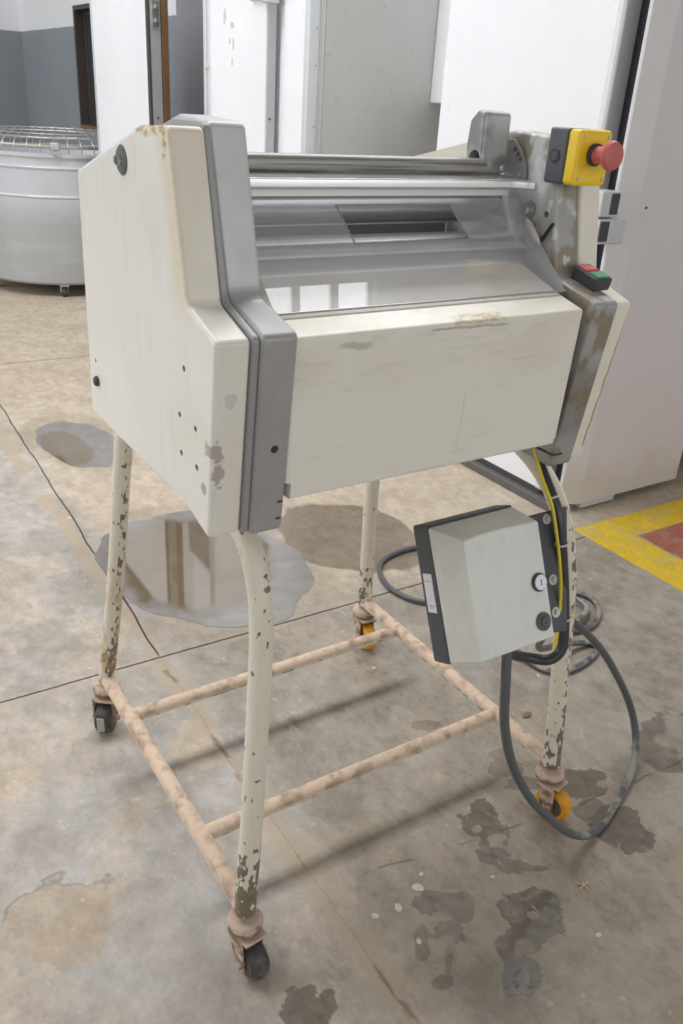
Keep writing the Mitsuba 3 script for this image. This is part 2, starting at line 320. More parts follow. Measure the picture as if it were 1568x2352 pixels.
def dusty_cable(p, n, uv):
    d = (1 - smoothstep(.02, .09, p.z)) * smoothstep(.35, .6, fbm(p.x * 30, p.y * 30, p.z * 30, 3)) * smoothstep(-.2, .6, n.z)
    return mix((.085, .088, .095), (.36, .32, .28), .75 * d)
mat('dusty_cable', principled(proc(dusty_cable), .45))
mat('black_tape', principled((.035, .035, .038), .35))
mat('yellow_wire', principled((.72, .56, .03), .4))
mat('tie_plastic', principled((.62, .60, .53), .4))
mat('paper_label', principled((.74, .74, .77), .6))
mat('grey_ink', principled((.38, .38, .40), .7)); mat('button_dark', principled((.10, .10, .105), .4)); mat('ink', principled((.12, .12, .13), .7))

def leg_color(p, n, uv):
    c = mi.Color3f(.700, .655, .545); a = fbm(p.x * 20, p.y * 20, p.z * 9, 3)
    c = mix(c, (.66, .60, .47), .45 * smoothstep(.45, .7, a))
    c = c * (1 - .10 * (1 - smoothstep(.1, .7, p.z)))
    q = fbm(p.x * 150, p.y * 150, p.z * 62, 4)
    low = 1 - smoothstep(.17, .31, p.z)
    rightleg = smoothstep(.2, .25, p.x) * (1 - smoothstep(.3, .4, p.y))
    backleft = (1 - smoothstep(-.2, -.15, p.x)) * smoothstep(.4, .5, p.y)
    side = smoothstep(-.50, .05, n.x) * (1 - .6 * smoothstep(.3, .6, n.x))
    thr = .735 - low * dr.lerp(.20, .33, (1 - smoothstep(-.2, -.15, p.x)) * (1 - smoothstep(.3, .4, p.y))) - (.19 * side) * dr.maximum(rightleg, .9 * backleft) * (1 - smoothstep(.55, .75, p.z)) - .03 * side
    chip = smoothstep(thr, thr + .03, q)
    c = mix(c, mix((.065, .048, .032), (.17, .12, .07), noise(p.x * 90, p.y * 90, p.z * 90)), .9 * chip)
    rust = backleft * smoothstep(.45, .62, fbm(p.x * 60, p.y * 60, p.z * 20, 3)) * (1 - smoothstep(.25, .5, p.z)) * smoothstep(.14, .2, p.z)
    for cx, cy, cz, r_ in ((-.270, .066, .706, .0062), (-.271, .060, .689, .0075)):
        d = dr.sqrt(dr.square(p.x - cx) + dr.square(p.y - cy) + dr.square((p.z - cz) * 1.6)) + .006 * (fbm(p.x * 150, p.y * 150, p.z * 150, 3) - .5)
        c = mix(c, (.10, .09, .08), .85 * (1 - smoothstep(r_ - .0015, r_, d)))
    return mix(c, (.42, .27, .10), .65 * rust)
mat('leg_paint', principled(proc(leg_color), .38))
def rail_color(p, n, uv):
    dust = mix((.36, .255, .18), (.63, .475, .355), smoothstep(.22, .58, fbm(p.x * 45, p.y * 45, p.z * 45, 4)))
    dust = mix(dust, (.34, .24, .17), .5 * smoothstep(.6, .8, fbm(p.x * 25 + 7, p.y * 25, p.z * 25, 3)))
    paint = mix((.66, .62, .52), (.60, .52, .40), fbm(p.x * 30, p.y * 30, p.z * 30, 3))
    chip = smoothstep(.58, .64, fbm(p.x * 60, p.y * 60, p.z * 110, 4)) * (1 - smoothstep(-.5, .1, n.z))
    paint = mix(paint, (.10, .075, .05), .85 * chip)
    return mix(paint, dust, smoothstep(-.25, .25, n.z + .5 * (fbm(p.x * 50, p.y * 50, p.z * 50, 2) - .5)))
mat('dusty_rail', principled(proc(rail_color), .75))
def caster_color(p, n, uv):
    a = fbm(p.x * 70, p.y * 70, p.z * 70, 4)
    return mix((.20, .13, .085), (.52, .40, .31), smoothstep(.30, .58, a + .35 * (n.z - .2)))
mat('rusty_caster', principled(proc(caster_color), .75, .1))
def tyre(base, dust):
    def fn(p, n, uv):
        return mix(base, dust, smoothstep(.42, .68, fbm(p.x * 60, p.y * 60, p.z * 60, 3)) * .7)
    return fn
mat('grey_tyre', principled(proc(tyre((.055, .050, .045), (.14, .115, .09))), .7))
mat('black_tyre', principled(proc(tyre((.045, .042, .04), (.09, .085, .08))), .65))
mat('orange_tyre', principled(proc(tyre((.66, .30, .015), (.58, .25, .02))), .45))
mat('wheel_hub', principled((.10, .075, .05), .7))
mat('worn_patch', principled((.37, .36, .31), .7))

def wall_color(p, n, uv):
    c = mi.Color3f(.80, .81, .83) * (.96 + .06 * fbm(p.x * 2, p.y * 2, p.z * 2, 3))
    dado = mix((.225, .250, .280), (.265, .290, .320), fbm(p.x * 3, p.y * 3, p.z * 2, 3))
    lvl = 1.72 + .006 * (fbm(p.x * 9, p.y * 9, 0, 3) - .5)
    c = mix(c, (.15, .12, .085), smoothstep(2.70, 2.71, p.z))        # unlit roof space painted in as a dark upper wall, mirrored in the puddle
    return mix(dado, c, smoothstep(lvl - .004, lvl + .004, p.z))
mat('wall_paint', principled(proc(wall_color), .6))
mat('ceiling_paint', principled((.40, .385, .36), .8)); mat('pale_wall', principled((.74, .75, .76), .7))
def panel_color(p, n, uv):
    c = mi.Color3f(.850, .860, .885)
    c = c * (.95 + .08 * fbm(p.x * 3, p.y * 3, p.z * 1.5, 3))
    sc = smoothstep(.74, .84, fbm(p.x * 22, p.y * 22, p.z * 10, 4))
    return mix(c, (.52, .52, .49), .35 * sc)
mat('white_panel', principled(proc(panel_color), .42))
def front_color(p, n, uv):
    c = mi.Color3f(.620, .625, .610) * (.93 + .11 * fbm(p.x * 5, p.y * 5, p.z * 3, 4))
    sc = smoothstep(.70, .82, fbm(p.x * 40, p.y * 40, p.z * 26, 4)); return mix(c, (.42, .41, .38), .30 * sc)
mat('shade_grey_panel', principled(proc(front_color), .5))  # white panel greyed in its colour for the less lit end wall
def door_color(p, n, uv):
    c = mi.Color3f(.640, .622, .632) * (.96 + .07 * fbm(p.x * 3, p.y * 3, p.z * 2, 3))
    dirt = (1 - smoothstep(.06, .24, p.z + .12 * (fbm(p.x * 9, 2, p.z * 9, 3) - .5))) * .5
    return mix(c, (.50, .45, .34), dirt)
mat('cabinet_door', principled(proc(door_color), .4))
mat('frame_grey', principled((.50, .515, .525), .4))
mat('aluminium', principled((.60, .61, .62), .38, .5))
mat('bright_trim', principled((.72, .74, .76), .3, .3))
mat('rubber_seal', principled((.025, .025, .035), .5))
mat('kick_dark', principled((.125, .11, .11), .6))
def wood_color(p, n, uv):
    g = fbm(p.x * 30, p.y * 30, p.z * 3, 3); return mix((.145, .075, .035), (.235, .130, .065), g)
mat('brown_wood', principled(proc(wood_color), .45))
mat('dark_wood', principled((.055, .043, .036), .5))
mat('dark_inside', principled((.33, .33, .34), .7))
mat('window_glass', principled((.045, .05, .056), .05, 0, .9))
def tub_color(p, n, uv):
    c = mi.Color3f(.52, .535, .56) * (.94 + .1 * fbm(p.x * 4, p.y * 4, p.z * 3, 3))
    low = 1 - smoothstep(.45, .66, p.z); c = mix(c, (.40, .405, .40), low)
    sc = smoothstep(.55, .75, fbm(p.x * 7, p.y * 7, p.z * 12, 4)); return mix(c, (.52, .53, .53), .25 * sc)
mat('tub_enamel', principled(proc(tub_color), .38, .15))
mat('tub_rim', principled((.72, .73, .75), .3, .4))
def wire_c(p, n, uv): return mix((.50, .49, .44), (.60, .60, .58), noise(p.x * 40, p.y * 40, p.z * 40))
mat('guard_wire', principled(proc(wire_c), .3, .7))
def mark(base):
    def fn(p, n, uv):
        w = smoothstep(.57, .66, fbm(p.x * 16, p.y * 16, 2, 4)) * .6 + .45 * smoothstep(.7, .78, noise(p.x * 75, p.y * 75))
        return mix(mi.Color3f(base) * (.88 + .2 * fbm(p.x * 30, p.y * 30, 0, 3)), (.33, .29, .23), dr.clip(w, 0, 1) * .40)
    return fn
mat('yellow_marking', principled(proc(mark((.62, .42, .018))), .6))
mat('red_marking', principled(proc(mark((.33, .10, .065))), .6))
def shallow(p):
    """0 in the middle of a puddle, 1 in the thin film at its rim"""
    def d(cx, cy, rx, ry):
        return dr.sqrt(dr.square((p.x - cx) / rx) + dr.square((p.y - cy) / ry))
    e = dr.minimum(d(.150, 1.30, .235, .315), d(.060, 2.36, .090, .20))
    return smoothstep(.88, 1.10, e + .36 * (fbm(p.x * 13, p.y * 13, 2, 4) - .5))
def water_base(p, n, uv):
    a = fbm(p.x * 12, p.y * 12, 2, 3)
    return mix(mix((.105, .075, .040), (.14, .105, .065), a), mix((.135, .118, .105), (.205, .190, .182), fbm(p.x * 26, p.y * 26, 5, 4)), shallow(p))  # greyer rim puts the sheen of the film into the colour
mat('puddle_water', {'type': 'twosided', 'm': {'type': 'principled', 'base_color': proc(water_base), 'roughness': proc(lambda p, n, uv: .035 + shallow(p) * (.05 + .30 * fbm(p.x * 40, p.y * 40, 1, 3))), 'eta': 2.9}})
mat('glue', principled((.60, .58, .52), .6)); mat('crumb_pale', principled((.54, .51, .44), .85)); mat('leaf_brown', principled((.22, .12, .07), .8))
mat('straw', principled((.52, .40, .22), .8)); mat('leaf_tip', principled((.50, .36, .14), .8))

# ---------------------------------------------------------------- the hall: floor, walls, ceiling, daylight
X0, X1, Y0, Y1, H = -5.0, 6.0, -5.0, 8.75, 5.0
add('floor', trimesh.creation.box(bounds=[(X0, Y0, -.2), (X1, Y1, -.014)]), 'joint_dirt', kind='structure')
def jag_line(p0, p1, amp, n, seed):
    t = np.linspace(0, 1, n)[:, None]; p = np.asarray(p0) * (1 - t) + np.asarray(p1) * t
    d = unit(np.asarray(p1, float) - p0); nr = np.array([-d[1], d[0]])
    w = meshkit.fbm(np.stack([p[:, 0] * 9, p[:, 1] * 9, np.full(n, seed * 5.1)], 1), 4, seed) - .5
    return p + nr * (2 * amp * w)[:, None]
jx_back = jag_line((-.128, .90), (-.045, 3.2), .010, 90, 3); jx_far = jag_line((-.045, 3.2), (0.0, Y1), .006, 20, 4)
jx_front = jag_line((-.140, -.40), (-.136, .86), .012, 120, 5); jx_near = jag_line((-.15, Y0), (-.140, -.40), .006, 20, 6)
JY = lambda x0, x1, s: jag_line((x0, .886 - .012 * (x0 + .5)), (x1, .886 - .012 * (x1 + .5)), .0045, 150, s)
jy_left, jy_right = JY(-1.6, -.13, 7), JY(-.13, 1.6, 8)
gap = .0024
def slab(pts, name='slab'):
    g = Polygon(pts).buffer(0)
    m = extrude(g, .013); m.apply_translation((0, 0, -.013))
    add(name, m, 'floor_concrete', 'floor', smooth=False)
off = lambda q, dx, dy: q + np.array([dx, dy])
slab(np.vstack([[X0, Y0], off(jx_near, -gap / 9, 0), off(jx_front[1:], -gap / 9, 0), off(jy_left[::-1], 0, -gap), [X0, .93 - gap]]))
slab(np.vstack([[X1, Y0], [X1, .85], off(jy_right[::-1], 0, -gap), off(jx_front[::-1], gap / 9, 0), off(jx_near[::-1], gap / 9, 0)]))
slab(np.vstack([[X0, .93 + gap], off(jy_left, 0, gap), off(jx_back, -gap, 0), off(jx_far[1:], -gap, 0), [X0, Y1]]))
slab(np.vstack([[X1, .85 + .02], [X1, Y1], off(jx_far[::-1], gap, 0), off(jx_back[::-1], gap, 0), off(jy_right, 0, gap)]))
def flat(poly, z0, z1, matname, name, parent, label=None):
    m = extrude(poly, z1 - z0); m.apply_translation((0, 0, z0)); return add(name, m, matname, parent, False, label)
yl = Polygon(np.vstack([jag_line((1.395, -.6), (1.405, .922), .004, 40, 9), jag_line((1.405, .922), (3.0, .915), .004, 40, 10), [(3.0, .782)],
                        jag_line((3.0, .782), (1.575, .785), .004, 40, 11), jag_line((1.575, .785), (1.565, -.6), .004, 40, 12)])).buffer(0)
flat(yl, -.004, .0012, 'yellow_marking', 'line_marking', 'floor', 'worn yellow painted floor line forming a corner')
flat(Polygon([(1.578, -.6), (1.588, .781), (3.0, .778), (3.0, -.6)]), -.004, .0010, 'red_marking', 'red_marking', 'floor', 'faded red painted floor area inside the yellow line')

def wall(name, lo, hi, m='wall_paint'): return add(name, trimesh.creation.box(bounds=[lo, hi]), m, kind='structure', smooth=False)
wall('wall_back', (X0, Y1, 0), (X1, Y1 + .2, H))
wall('wall_right', (X1, Y0 - .2, 0), (X1 + .2, Y1 + .2, H), 'pale_wall')
def with_holes(lo, hi, holes):
    m = m3.Manifold.cube(tuple(np.subtract(hi, lo))).translate(tuple(lo))
    for a, b in holes: m = m - m3.Manifold.cube(tuple(np.subtract(b, a))).translate(tuple(a))
    return tm(m)
LW = [(1.2, 3.2), (3.8, 5.8), (6.4, 8.4)]
FILL_FW = [(-3.4, -1.2), (-.6, 1.6), (2.2, 4.4)]
add('wall_left', with_holes((X0 - .2, Y0 - .2, 0), (X0, Y1 + .2, H), [((X0 - .3, a, 1.0), (X0 + .1, b, 3.4)) for a, b in LW]), 'pale_wall', kind='structure', smooth=False)
add('wall_front', with_holes((X0, Y0 - .2, 0), (X1, Y0, H), [((a, Y0 - .3, 0.9), (b, Y0 + .1, 2.8)) for a, b in FILL_FW]), 'pale_wall', kind='structure', smooth=False)
SK = [((-3.5, 1.85, H), (5.0, 2.95, H)), ((1.45, -.72, H), (2.65, -.34, H))]
add('ceiling', with_holes((X0 - .2, Y0 - .2, H), (X1 + .2, Y1 + .2, H + .2), [((a[0], a[1], H - .1), (b[0], b[1], H + .3)) for a, b in SK]), 'ceiling_paint', kind='structure', smooth=False)
def pane(corners, power, name, parent):
    v = np.asarray(corners, float); m = trimesh.Trimesh(v, [[0, 1, 2], [0, 2, 3]], process=False)
    k = key_of((parent + '__' if parent else '') + name)
    scene[k] = mikit.ply(m, {'type': 'diffuse', 'reflectance': {'type': 'rgb', 'value': [.6, .6, .6]}}, emitter={'type': 'area', 'radiance': {'type': 'rgb', 'value': [power * c for c in DAY]}})
    return k
n_win = 0
def window_frame(boxes, m='bright_trim'):
    global n_win; n_win += 1
    return add(f'window_{n_win}', cat(*[trimesh.creation.box(bounds=b) for b in boxes]), m, kind='structure', smooth=False)
for a, b in LW:      # three tall daylit windows in the left wall
    xs = X0 - .12; mid = (a + b) / 2
    w = window_frame([((xs - .02, a, z), (xs + .05, b, z + .06)) for z in (1.0, 2.2, 3.34)] + [((xs - .02, q, 1.0), (xs + .05, q + .06, 3.4)) for q in (a, mid - .03, b - .06)])
    pane([(xs, a, 1.0), (xs, b, 1.0), (xs, b, 3.4), (xs, a, 3.4)], SIDE_WINDOW, 'pane', w)
for a, b in FILL_FW:      # three windows added behind the camera, unseen fill for the front cover
    ys = Y0 - .12; mid = (a + b) / 2
    w = window_frame([((a, ys - .02, z), (b, ys + .05, z + .06)) for z in (.9, 1.8, 2.74)] + [((q, ys - .02, .9), (q + .06, ys + .05, 2.8)) for q in (a, mid - .03, b - .06)])
    pane([(b, ys, .9), (a, ys, .9), (a, ys, 2.8), (b, ys, 2.8)], FRONT_FILL, 'pane', w)
for (a, b), power, n in zip(SK, (SKYLIGHT, SMALL_SKYLIGHT), (6, 4)):   # translucent roof sheets
    zt = H + .10; w_ = (b[0] - a[0]) / n
    w = window_frame([((a[0] + i * w_ - .03, a[1], zt - .03), (a[0] + i * w_ + .03, b[1], zt + .02)) for i in range(n + 1)])
    pane([(a[0], a[1], zt), (a[0], b[1], zt), (b[0], b[1], zt), (b[0], a[1], zt)], power, 'pane', w)

# partition wall behind the cold room, with its window in a timber frame
PX = 1.62
WY, WZ = (5.6, 7.045), (.965, 1.862)
add('wall_partition', with_holes((PX, 4.81, 0), (PX + .18, Y1, H), [((PX - .1, WY[0] + .02, WZ[0]), (PX + .3, WY[1], WZ[1]))]), 'wall_paint', kind='structure', smooth=False)
w = window_frame([((PX + .004, WY[1] - .03, WZ[0]), (PX + .17, WY[1] - .002, WZ[1])), ((PX + .004, WY[0] + .03, WZ[1] - .03), (PX + .17, WY[1] - .03, WZ[1] - .002))], 'dark_wood')
add('sill', bar((PX - .012, WY[0] + .03, WZ[0] - .004), (PX + .17, WY[1] - .03, WZ[0] + .028), .004), 'brown_wood', w)
add('sash', cat(bar((PX + .075, WY[0] + .03, WZ[0] + .028), (PX + .105, WY[1] - .03, WZ[0] + .05)), bar((PX + .075, WY[1] - .065, WZ[0] + .028), (PX + .105, WY[1] - .03, WZ[1] - .03)), bar((PX + .075, WY[0] + .03, WZ[1] - .06), (PX + .105, WY[1] - .03, WZ[1] - .03))), 'dark_wood', w)
add('pane', trimesh.creation.box(bounds=[(PX + .088, WY[0] + .03, WZ[0] + .03), (PX + .094, WY[1] - .05, WZ[1] - .04)]), 'window_glass', w, False)

# ---------------------------------------------------------------- cold room in the background (white panels, doorway, end wall greyed for shade)
BX, BY0, BY1, BH = 1.131, 2.40, 4.80, 2.55
cr = thing('cold_room', 'white panelled cold room behind the machine with an open doorway', 'cold room')
dw0, dw1 = 3.28, 3.83                    # doorway along y
add('wall_panel', bar((BX, BY0, .02), (BX + .07, 2.70, BH), .004), 'white_panel', cr)
add('wall_panel', bar((BX, 2.70, .02), (BX + .07, dw0, BH), .004), 'white_panel', cr)
add('wall_panel', bar((BX, dw1 + .02, .02), (BX + .014, BY1, 1.985), .004), 'white_panel', cr)
add('end_panel', bar((BX + .07, BY0, .02), (3.2, BY0 + .07, BH), .004), 'shade_grey_panel', cr, label='scuffed end wall greyed for its shaded side')
add('roof', trimesh.creation.box(bounds=[(BX + .07, BY0 + .07, BH - .08), (3.2, dw1, BH)]), 'shade_grey_panel', cr, False)
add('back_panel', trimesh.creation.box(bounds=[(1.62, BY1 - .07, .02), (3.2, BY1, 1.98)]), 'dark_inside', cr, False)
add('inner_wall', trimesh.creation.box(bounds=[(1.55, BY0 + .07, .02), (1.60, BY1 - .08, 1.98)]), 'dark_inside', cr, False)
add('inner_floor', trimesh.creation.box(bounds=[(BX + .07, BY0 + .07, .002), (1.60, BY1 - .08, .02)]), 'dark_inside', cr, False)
# corner trim
tr = add('corner_trim', bar((BX - .006, BY0 - .006, .02), (BX + .035, BY0 + .03, BH), .003), 'bright_trim', cr)
add('seam_strip', bar((BX + .045, BY0 - .004, .02), (BX + .062, BY0 + .002, BH), .0015), 'shade_grey_panel', cr)
for z in (1.55, 1.42, 1.2): add('rivet', rod((BX + .03, BY0 - .004, z), (BX + .03, BY0 - .009, z), .004, 10), 'screw_steel', cr)
# door leaf of the near half (stands proud, its edge strip is what one sees end on)
FX = 1.071
dl = add('door', bar((FX, 2.640, .05), (FX + .042, 3.182, BH - .25), .004), 'white_panel', cr)
add('edge_strip', bar((FX - .001, 2.628, .05), (FX + .040, 2.642, BH - .25), .003), 'frame_grey', dl)
add('edge_strip', bar((FX - .004, 3.182, .05), (FX + .042, 3.212, BH - .25), .003), 'bright_trim', dl)
add('edge_strip', bar((FX - .004, 3.222, .05), (FX + .042, 3.252, BH - .25), .003), 'bright_trim', dl)
add('edge_strip', bar((FX + .004, 3.205, .05), (FX + .042, 3.230, BH - .25), .002), 'frame_grey', dl)
hz = 1.632
hg = add('hinge', cat(bar((FX - .022, 2.600, hz), (FX + .035, 2.650, hz + .11), .004), bar((FX - .016, 2.65, hz + .012), (FX - .001, 2.76, hz + .10), .004)), 'aluminium', dl)
add('catch', bar((FX - .012, 3.186, 1.400), (FX + .002, 3.225, 1.418), .003), 'tie_plastic', dl)
add('screw', rod((FX + .014, 2.630, 1.215), (FX + .014, 2.625, 1.215), .005, 10), 'kick_dark', dl)
for y_, z_, sy, sz in ((3.03, 1.60, .012, .030), (2.955, 1.565, .020, .012), (2.98, 1.505, .009, .012), (2.945, 1.495, .008, .022), (2.955, 1.425, .006, .018)):
    add('glue_mark', trimesh.creation.extrude_polygon(Polygon(blob_outline(0, 0, sy, sz, .1, .25, 20, int(y_ * 100))), .0012, engine='earcut').apply_transform(
        np.array([[0, 0, 1, FX - .0008], [1, 0, 0, y_], [0, 1, 0, z_], [0, 0, 0, 1.]])), 'glue', dl)
# far door leaf with its latch on the end face
FX = 1.036
fl = add('door', bar((FX, 3.878, .05), (FX + .066, 4.72, 1.98), .004), 'white_panel', cr)
add('edge_strip', bar((FX + .006, 3.850, .05), (FX + .067, 3.880, 1.98), .003), 'aluminium', fl)
add('edge_strip', bar((FX - .003, 4.718, .05), (FX + .07, 4.765, 1.98), .004), 'bright_trim', fl)
add('gasket', bar((FX - .002, 3.846, .05), (FX + .008, 3.881, 1.98), .002), 'dark_wood', fl)
lx = FX + .035
la = add('latch', cat(bar((lx - .018, 3.842, 1.585), (lx + .022, 3.851, 1.70), .003), bar((lx - .008, 3.820, 1.60), (lx + .012, 3.846, 1.620), .004), bar((lx - .008, 3.820, 1.66), (lx + .012, 3.846, 1.680), .004)), 'screw_steel', fl)
add('screw', rod((lx, 3.852, 1.165), (lx, 3.846, 1.165), .006, 10), 'kick_dark', fl)
jm = add('door_jamb', bar((1.106, 3.848, .02), (1.143, 3.92, BH - .2), .003), 'brown_wood', cr, label='brown wooden door jamb')
# unit in the corner between the two boxes
ev = add('wall_unit', bar((1.741, 1.90, 1.315), (2.3, BY0 - .002, 2.4), .006), 'white_panel', label='pale boxy wall unit hung high between cold room and tall cabinet', cat='wall unit')
note(ev, labels[ev]['label'])

# ---------------------------------------------------------------- tall white cabinet on the right with a hinged door
CX, CY0, CY1, CH = 1.450, 1.145, 1.954, 2.7
cb = thing('tall_cabinet', 'tall white cabinet with grey hinged door standing right of the machine', 'cabinet')
add('side_panel', bar((CX, CY0 + .002, .055), (CX + .06, CY1, CH), .004), 'white_panel', cb)
add('carcass', bar((CX + .06, CY0 + .03, .055), (3.1, CY1, CH), .004), 'shade_grey_panel', cb)
add('plinth', cat(trimesh.creation.box(bounds=[(CX + .02, CY0 + .02, 0), (3.0, CY1 - .02, .056)]), bar((CX - .022, CY0 - .10, 0), (CX + .03, CY1, .030), .004)), 'kick_dark', cb, label='dark kick strip')
add('door_frame', bar((CX + .0, CY0 - .008, .05), (CX + .080, CY0 + .03, CH), .006), 'frame_grey', cb, label='grey door frame edge')
add('door_seal', bar((CX + .062, CY0 - .070, .06), (CX + .16, CY0 - .004, CH - .02), .003), 'rubber_seal', cb, label='black rubber door seal')
DY = 1.022
g = rounded([(CX + .012, DY + .046), (CX + .010, DY + .030), (CX + .086, DY), (2.085, DY), (2.085, DY + .046)], .004, 0)
dm = extrude(g, CH - .05 - .0); dm.apply_translation((0, 0, .030))
dr_ = add('door', dm, 'cabinet_door', cb, 30)
add('bottom_seal', bar((CX + .10, DY + .004, .006), (1.73, DY + .04, .030), .003), 'frame_grey', dr_)
g = rounded([(2.095, DY + .046), (2.095, DY), (3.05, DY), (3.05, DY + .046)], .004, 0)
dm = extrude(g, CH - .17); dm.apply_translation((0, 0, .150)); add('door', dm, 'cabinet_door', cb, 30)
# lift-off hinge: two offset leaves, each with a dark inset
hb = add('hinge', cat(bar((1.338, 1.000, 1.032), (1.420, DY + .05, 1.106), .004)), 'aluminium', cb)
add('dark_inset', bar((1.379, .9975, 1.040), (1.412, 1.004, 1.100), .001), 'black_plastic', hb)
hb2 = add('hinge', cat(bar((1.392, .998, .953), (1.462, DY + .05, 1.028), .004), bar((1.345, 1.000, .953), (1.40, DY + .05, 1.028), .004)), 'aluminium', cb)
add('dark_inset', bar((1.349, .9955, .962), (1.386, 1.004, 1.020), .001), 'black_plastic', hb2)
for x_, z_, w_, h_ in ((1.565, 1.052, .012, .006),):
    add('paint_chip', bar((x_, DY - .0006, z_), (x_ + w_, DY + .002, z_ + h_), .0005), 'dark_wood', dr_)

# ---------------------------------------------------------------- round tub with wire guard, far left
TC, TR = np.array([.975, 5.505]), .552
tb = thing('mixing_tub', 'big round grey-white mixing tub on casters with wire guard on its rim', 'mixer')
prof = [(0, .085), (TR - .012, .085), (TR, .10), (TR, .628), (TR + .004, .634), (TR + .004, .646), (TR - .004, .652), (TR - .004, .800), (TR + .003, .806), (TR + .003, .822), (TR - .006, .828), (TR - .006, .868), (TR + .008, .876), (TR + .008, .892), (TR - .012, .897), (TR - .05, .893), (TR - .06, .80), (0, .78)]
add('body', lathe(prof, (TC[0], TC[1], 0), sides=96), 'tub_enamel', tb, 30)
ang = np.linspace(0, 2 * np.pi, 97)
ringp = lambda r, z: np.stack([TC[0] + r * np.cos(ang), TC[1] + r * np.sin(ang), np.full(97, z)], 1)
add('rim_band', tube(ringp(TR + .001, .640), .007, 8), 'tub_rim', tb); add('rim_band', tube(ringp(TR + .001, .814), .006, 8), 'tub_rim', tb)
gd = add('wire_guard', tube(ringp(TR - .03, .938), .014, 10), 'guard_wire', tb)
add('ring', tube(ringp(TR - .06, .985), .005, 8), 'guard_wire', gd); add('ring', tube(ringp(TR - .10, 1.005), .004, 8), 'guard_wire', gd)
for i in range(40):
    a_ = i * 2 * np.pi / 40 + .03; u = np.array([math.cos(a_), math.sin(a_)])
    pt = lambda r, z: (TC[0] + u[0] * r, TC[1] + u[1] * r, z)
    add('bent_wire', tube(sp([pt(TR - .02, .897), pt(TR - .02, .94), pt(TR - .06, .985), pt(TR - .14, 1.012)], 4), .0045, 6), 'guard_wire', gd)
fa = np.arctan2(4.975 - TC[1], .83 - TC[0]) + .0
u = np.array([math.cos(fa), math.sin(fa)])
add('clamp', cat(bar((.795, 4.955, .915), (.855, 5.02, .965), .01), rod((.81, 4.955, .905), (.85, 4.95, .88), .012, 12)), 'guard_wire', gd)
for a_ in (-1.88, -.6, .6, 1.8, 3.2):
    c = np.array([TC[0] + (TR - .06) * math.cos(a_), TC[1] + (TR - .06) * math.sin(a_)])
    w_ = add('caster', cat(bar((c[0] - .03, c[1] - .03, .068), (c[0] + .03, c[1] + .03, .088), .003), bar((c[0] - .024, c[1] - .018, .03), (c[0] - .020, c[1] + .018, .07), .001), bar((c[0] + .020, c[1] - .018, .03), (c[0] + .024, c[1] + .018, .07), .001)), 'aluminium', tb)
    add('wheel', rod((c[0] - .016, c[1], .034), (c[0] + .016, c[1], .034), .034, 24), 'grey_tyre', w_)

# ---------------------------------------------------------------- puddles
for i, (o, lab) in enumerate(((blob_outline(.170, 1.275, .285, .375, .15, .20, 140, 2), 'large puddle behind the front left leg mirroring the white panels'),
                              (blob_outline(.115, 2.40, .145, .28, .1, .2, 100, 5), 'small round puddle beside the back left leg, farther back'))):
    g = Polygon(o).buffer(0); m = extrude(g, .0016); m.apply_translation((0, 0, -.0004))
    add('puddle', m, 'puddle_water', None, False, lab, 'puddle')

# ---------------------------------------------------------------- the dough moulder
dm_ = thing('dough_moulder', 'cream and grey dough moulding machine on a tubular wheeled stand', 'machine')
M = dm_
A1, A0, B, C_, E_, F_, G_ = (.161, 1.267), (.260, 1.262), (.522, 1.189), (.558, .798), (.078, .775), (.042, 1.047), (.121, 1.073)
side_prof = rounded([A1, A0, B, C_, (.16, .797), E_, F_, G_], .0085, .012)
XA, XB = .3535, .3075
lm = man(taper(along_x(side_prof, -XA, -XB, .0065)))
for y_, z_, r_ in ((.510, .901, .0035), (.139, .991, .0042), (.159, .924, .0042), (.109, .921, .0042), (.159, .870, .0042), (.109, .868, .0045)):
    lm = lm - m3.Manifold.cylinder(.03, r_, r_, 16).rotate((0, 90, 0)).translate((-.375, y_, z_))
HOLES_LEFT = ((.510, .901, .0035), (.139, .991, .0042), (.159, .924, .0042), (.109, .921, .0042), (.159, .870, .0042), (.109, .868, .0045))
ls = add('side_cover', tm(lm), 'cream_side', M, 32, 'cream left side cover with screw holes and a chipped top corner')
wb = lathe([(0, 0), (.0185, 0), (.0185, .0015), (.015, .004), (.006, .004), (.006, .009), (.0045, .0105), (0, .0105)], (-.3572, .317, 1.218), (-1, 0, 0), 28)
add('washer', wb, 'washer_grey', ls)
add('bolt_cap', rod((-.358, .315, 1.217), (-.3660, .315, 1.217), .0056, 14), 'screw_steel', ls)
add('screw', lathe([(0, 0), (.0085, 0), (.0085, .003), (.006, .006), (0, .0065)], (-.3525, .507, .867), (-1, 0, 0), 16), 'black_plastic', ls)
for y_, z_, r_ in HOLES_LEFT:
    k_ = 1 + .043 * (z_ - .95); add('hole_shade_plug', rod((-.3518 * k_, y_, z_), (-.3460 * k_, y_, z_), r_ * 1.02, 14, 0), 'recess_shade', ls)  # black plug painting the shade inside each drilled hole
rs = add('side_cover', taper(along_x(side_prof, .306, .3505, .0065)), 'cream_right', M, 32, 'cream right side cover with a cracked edge')
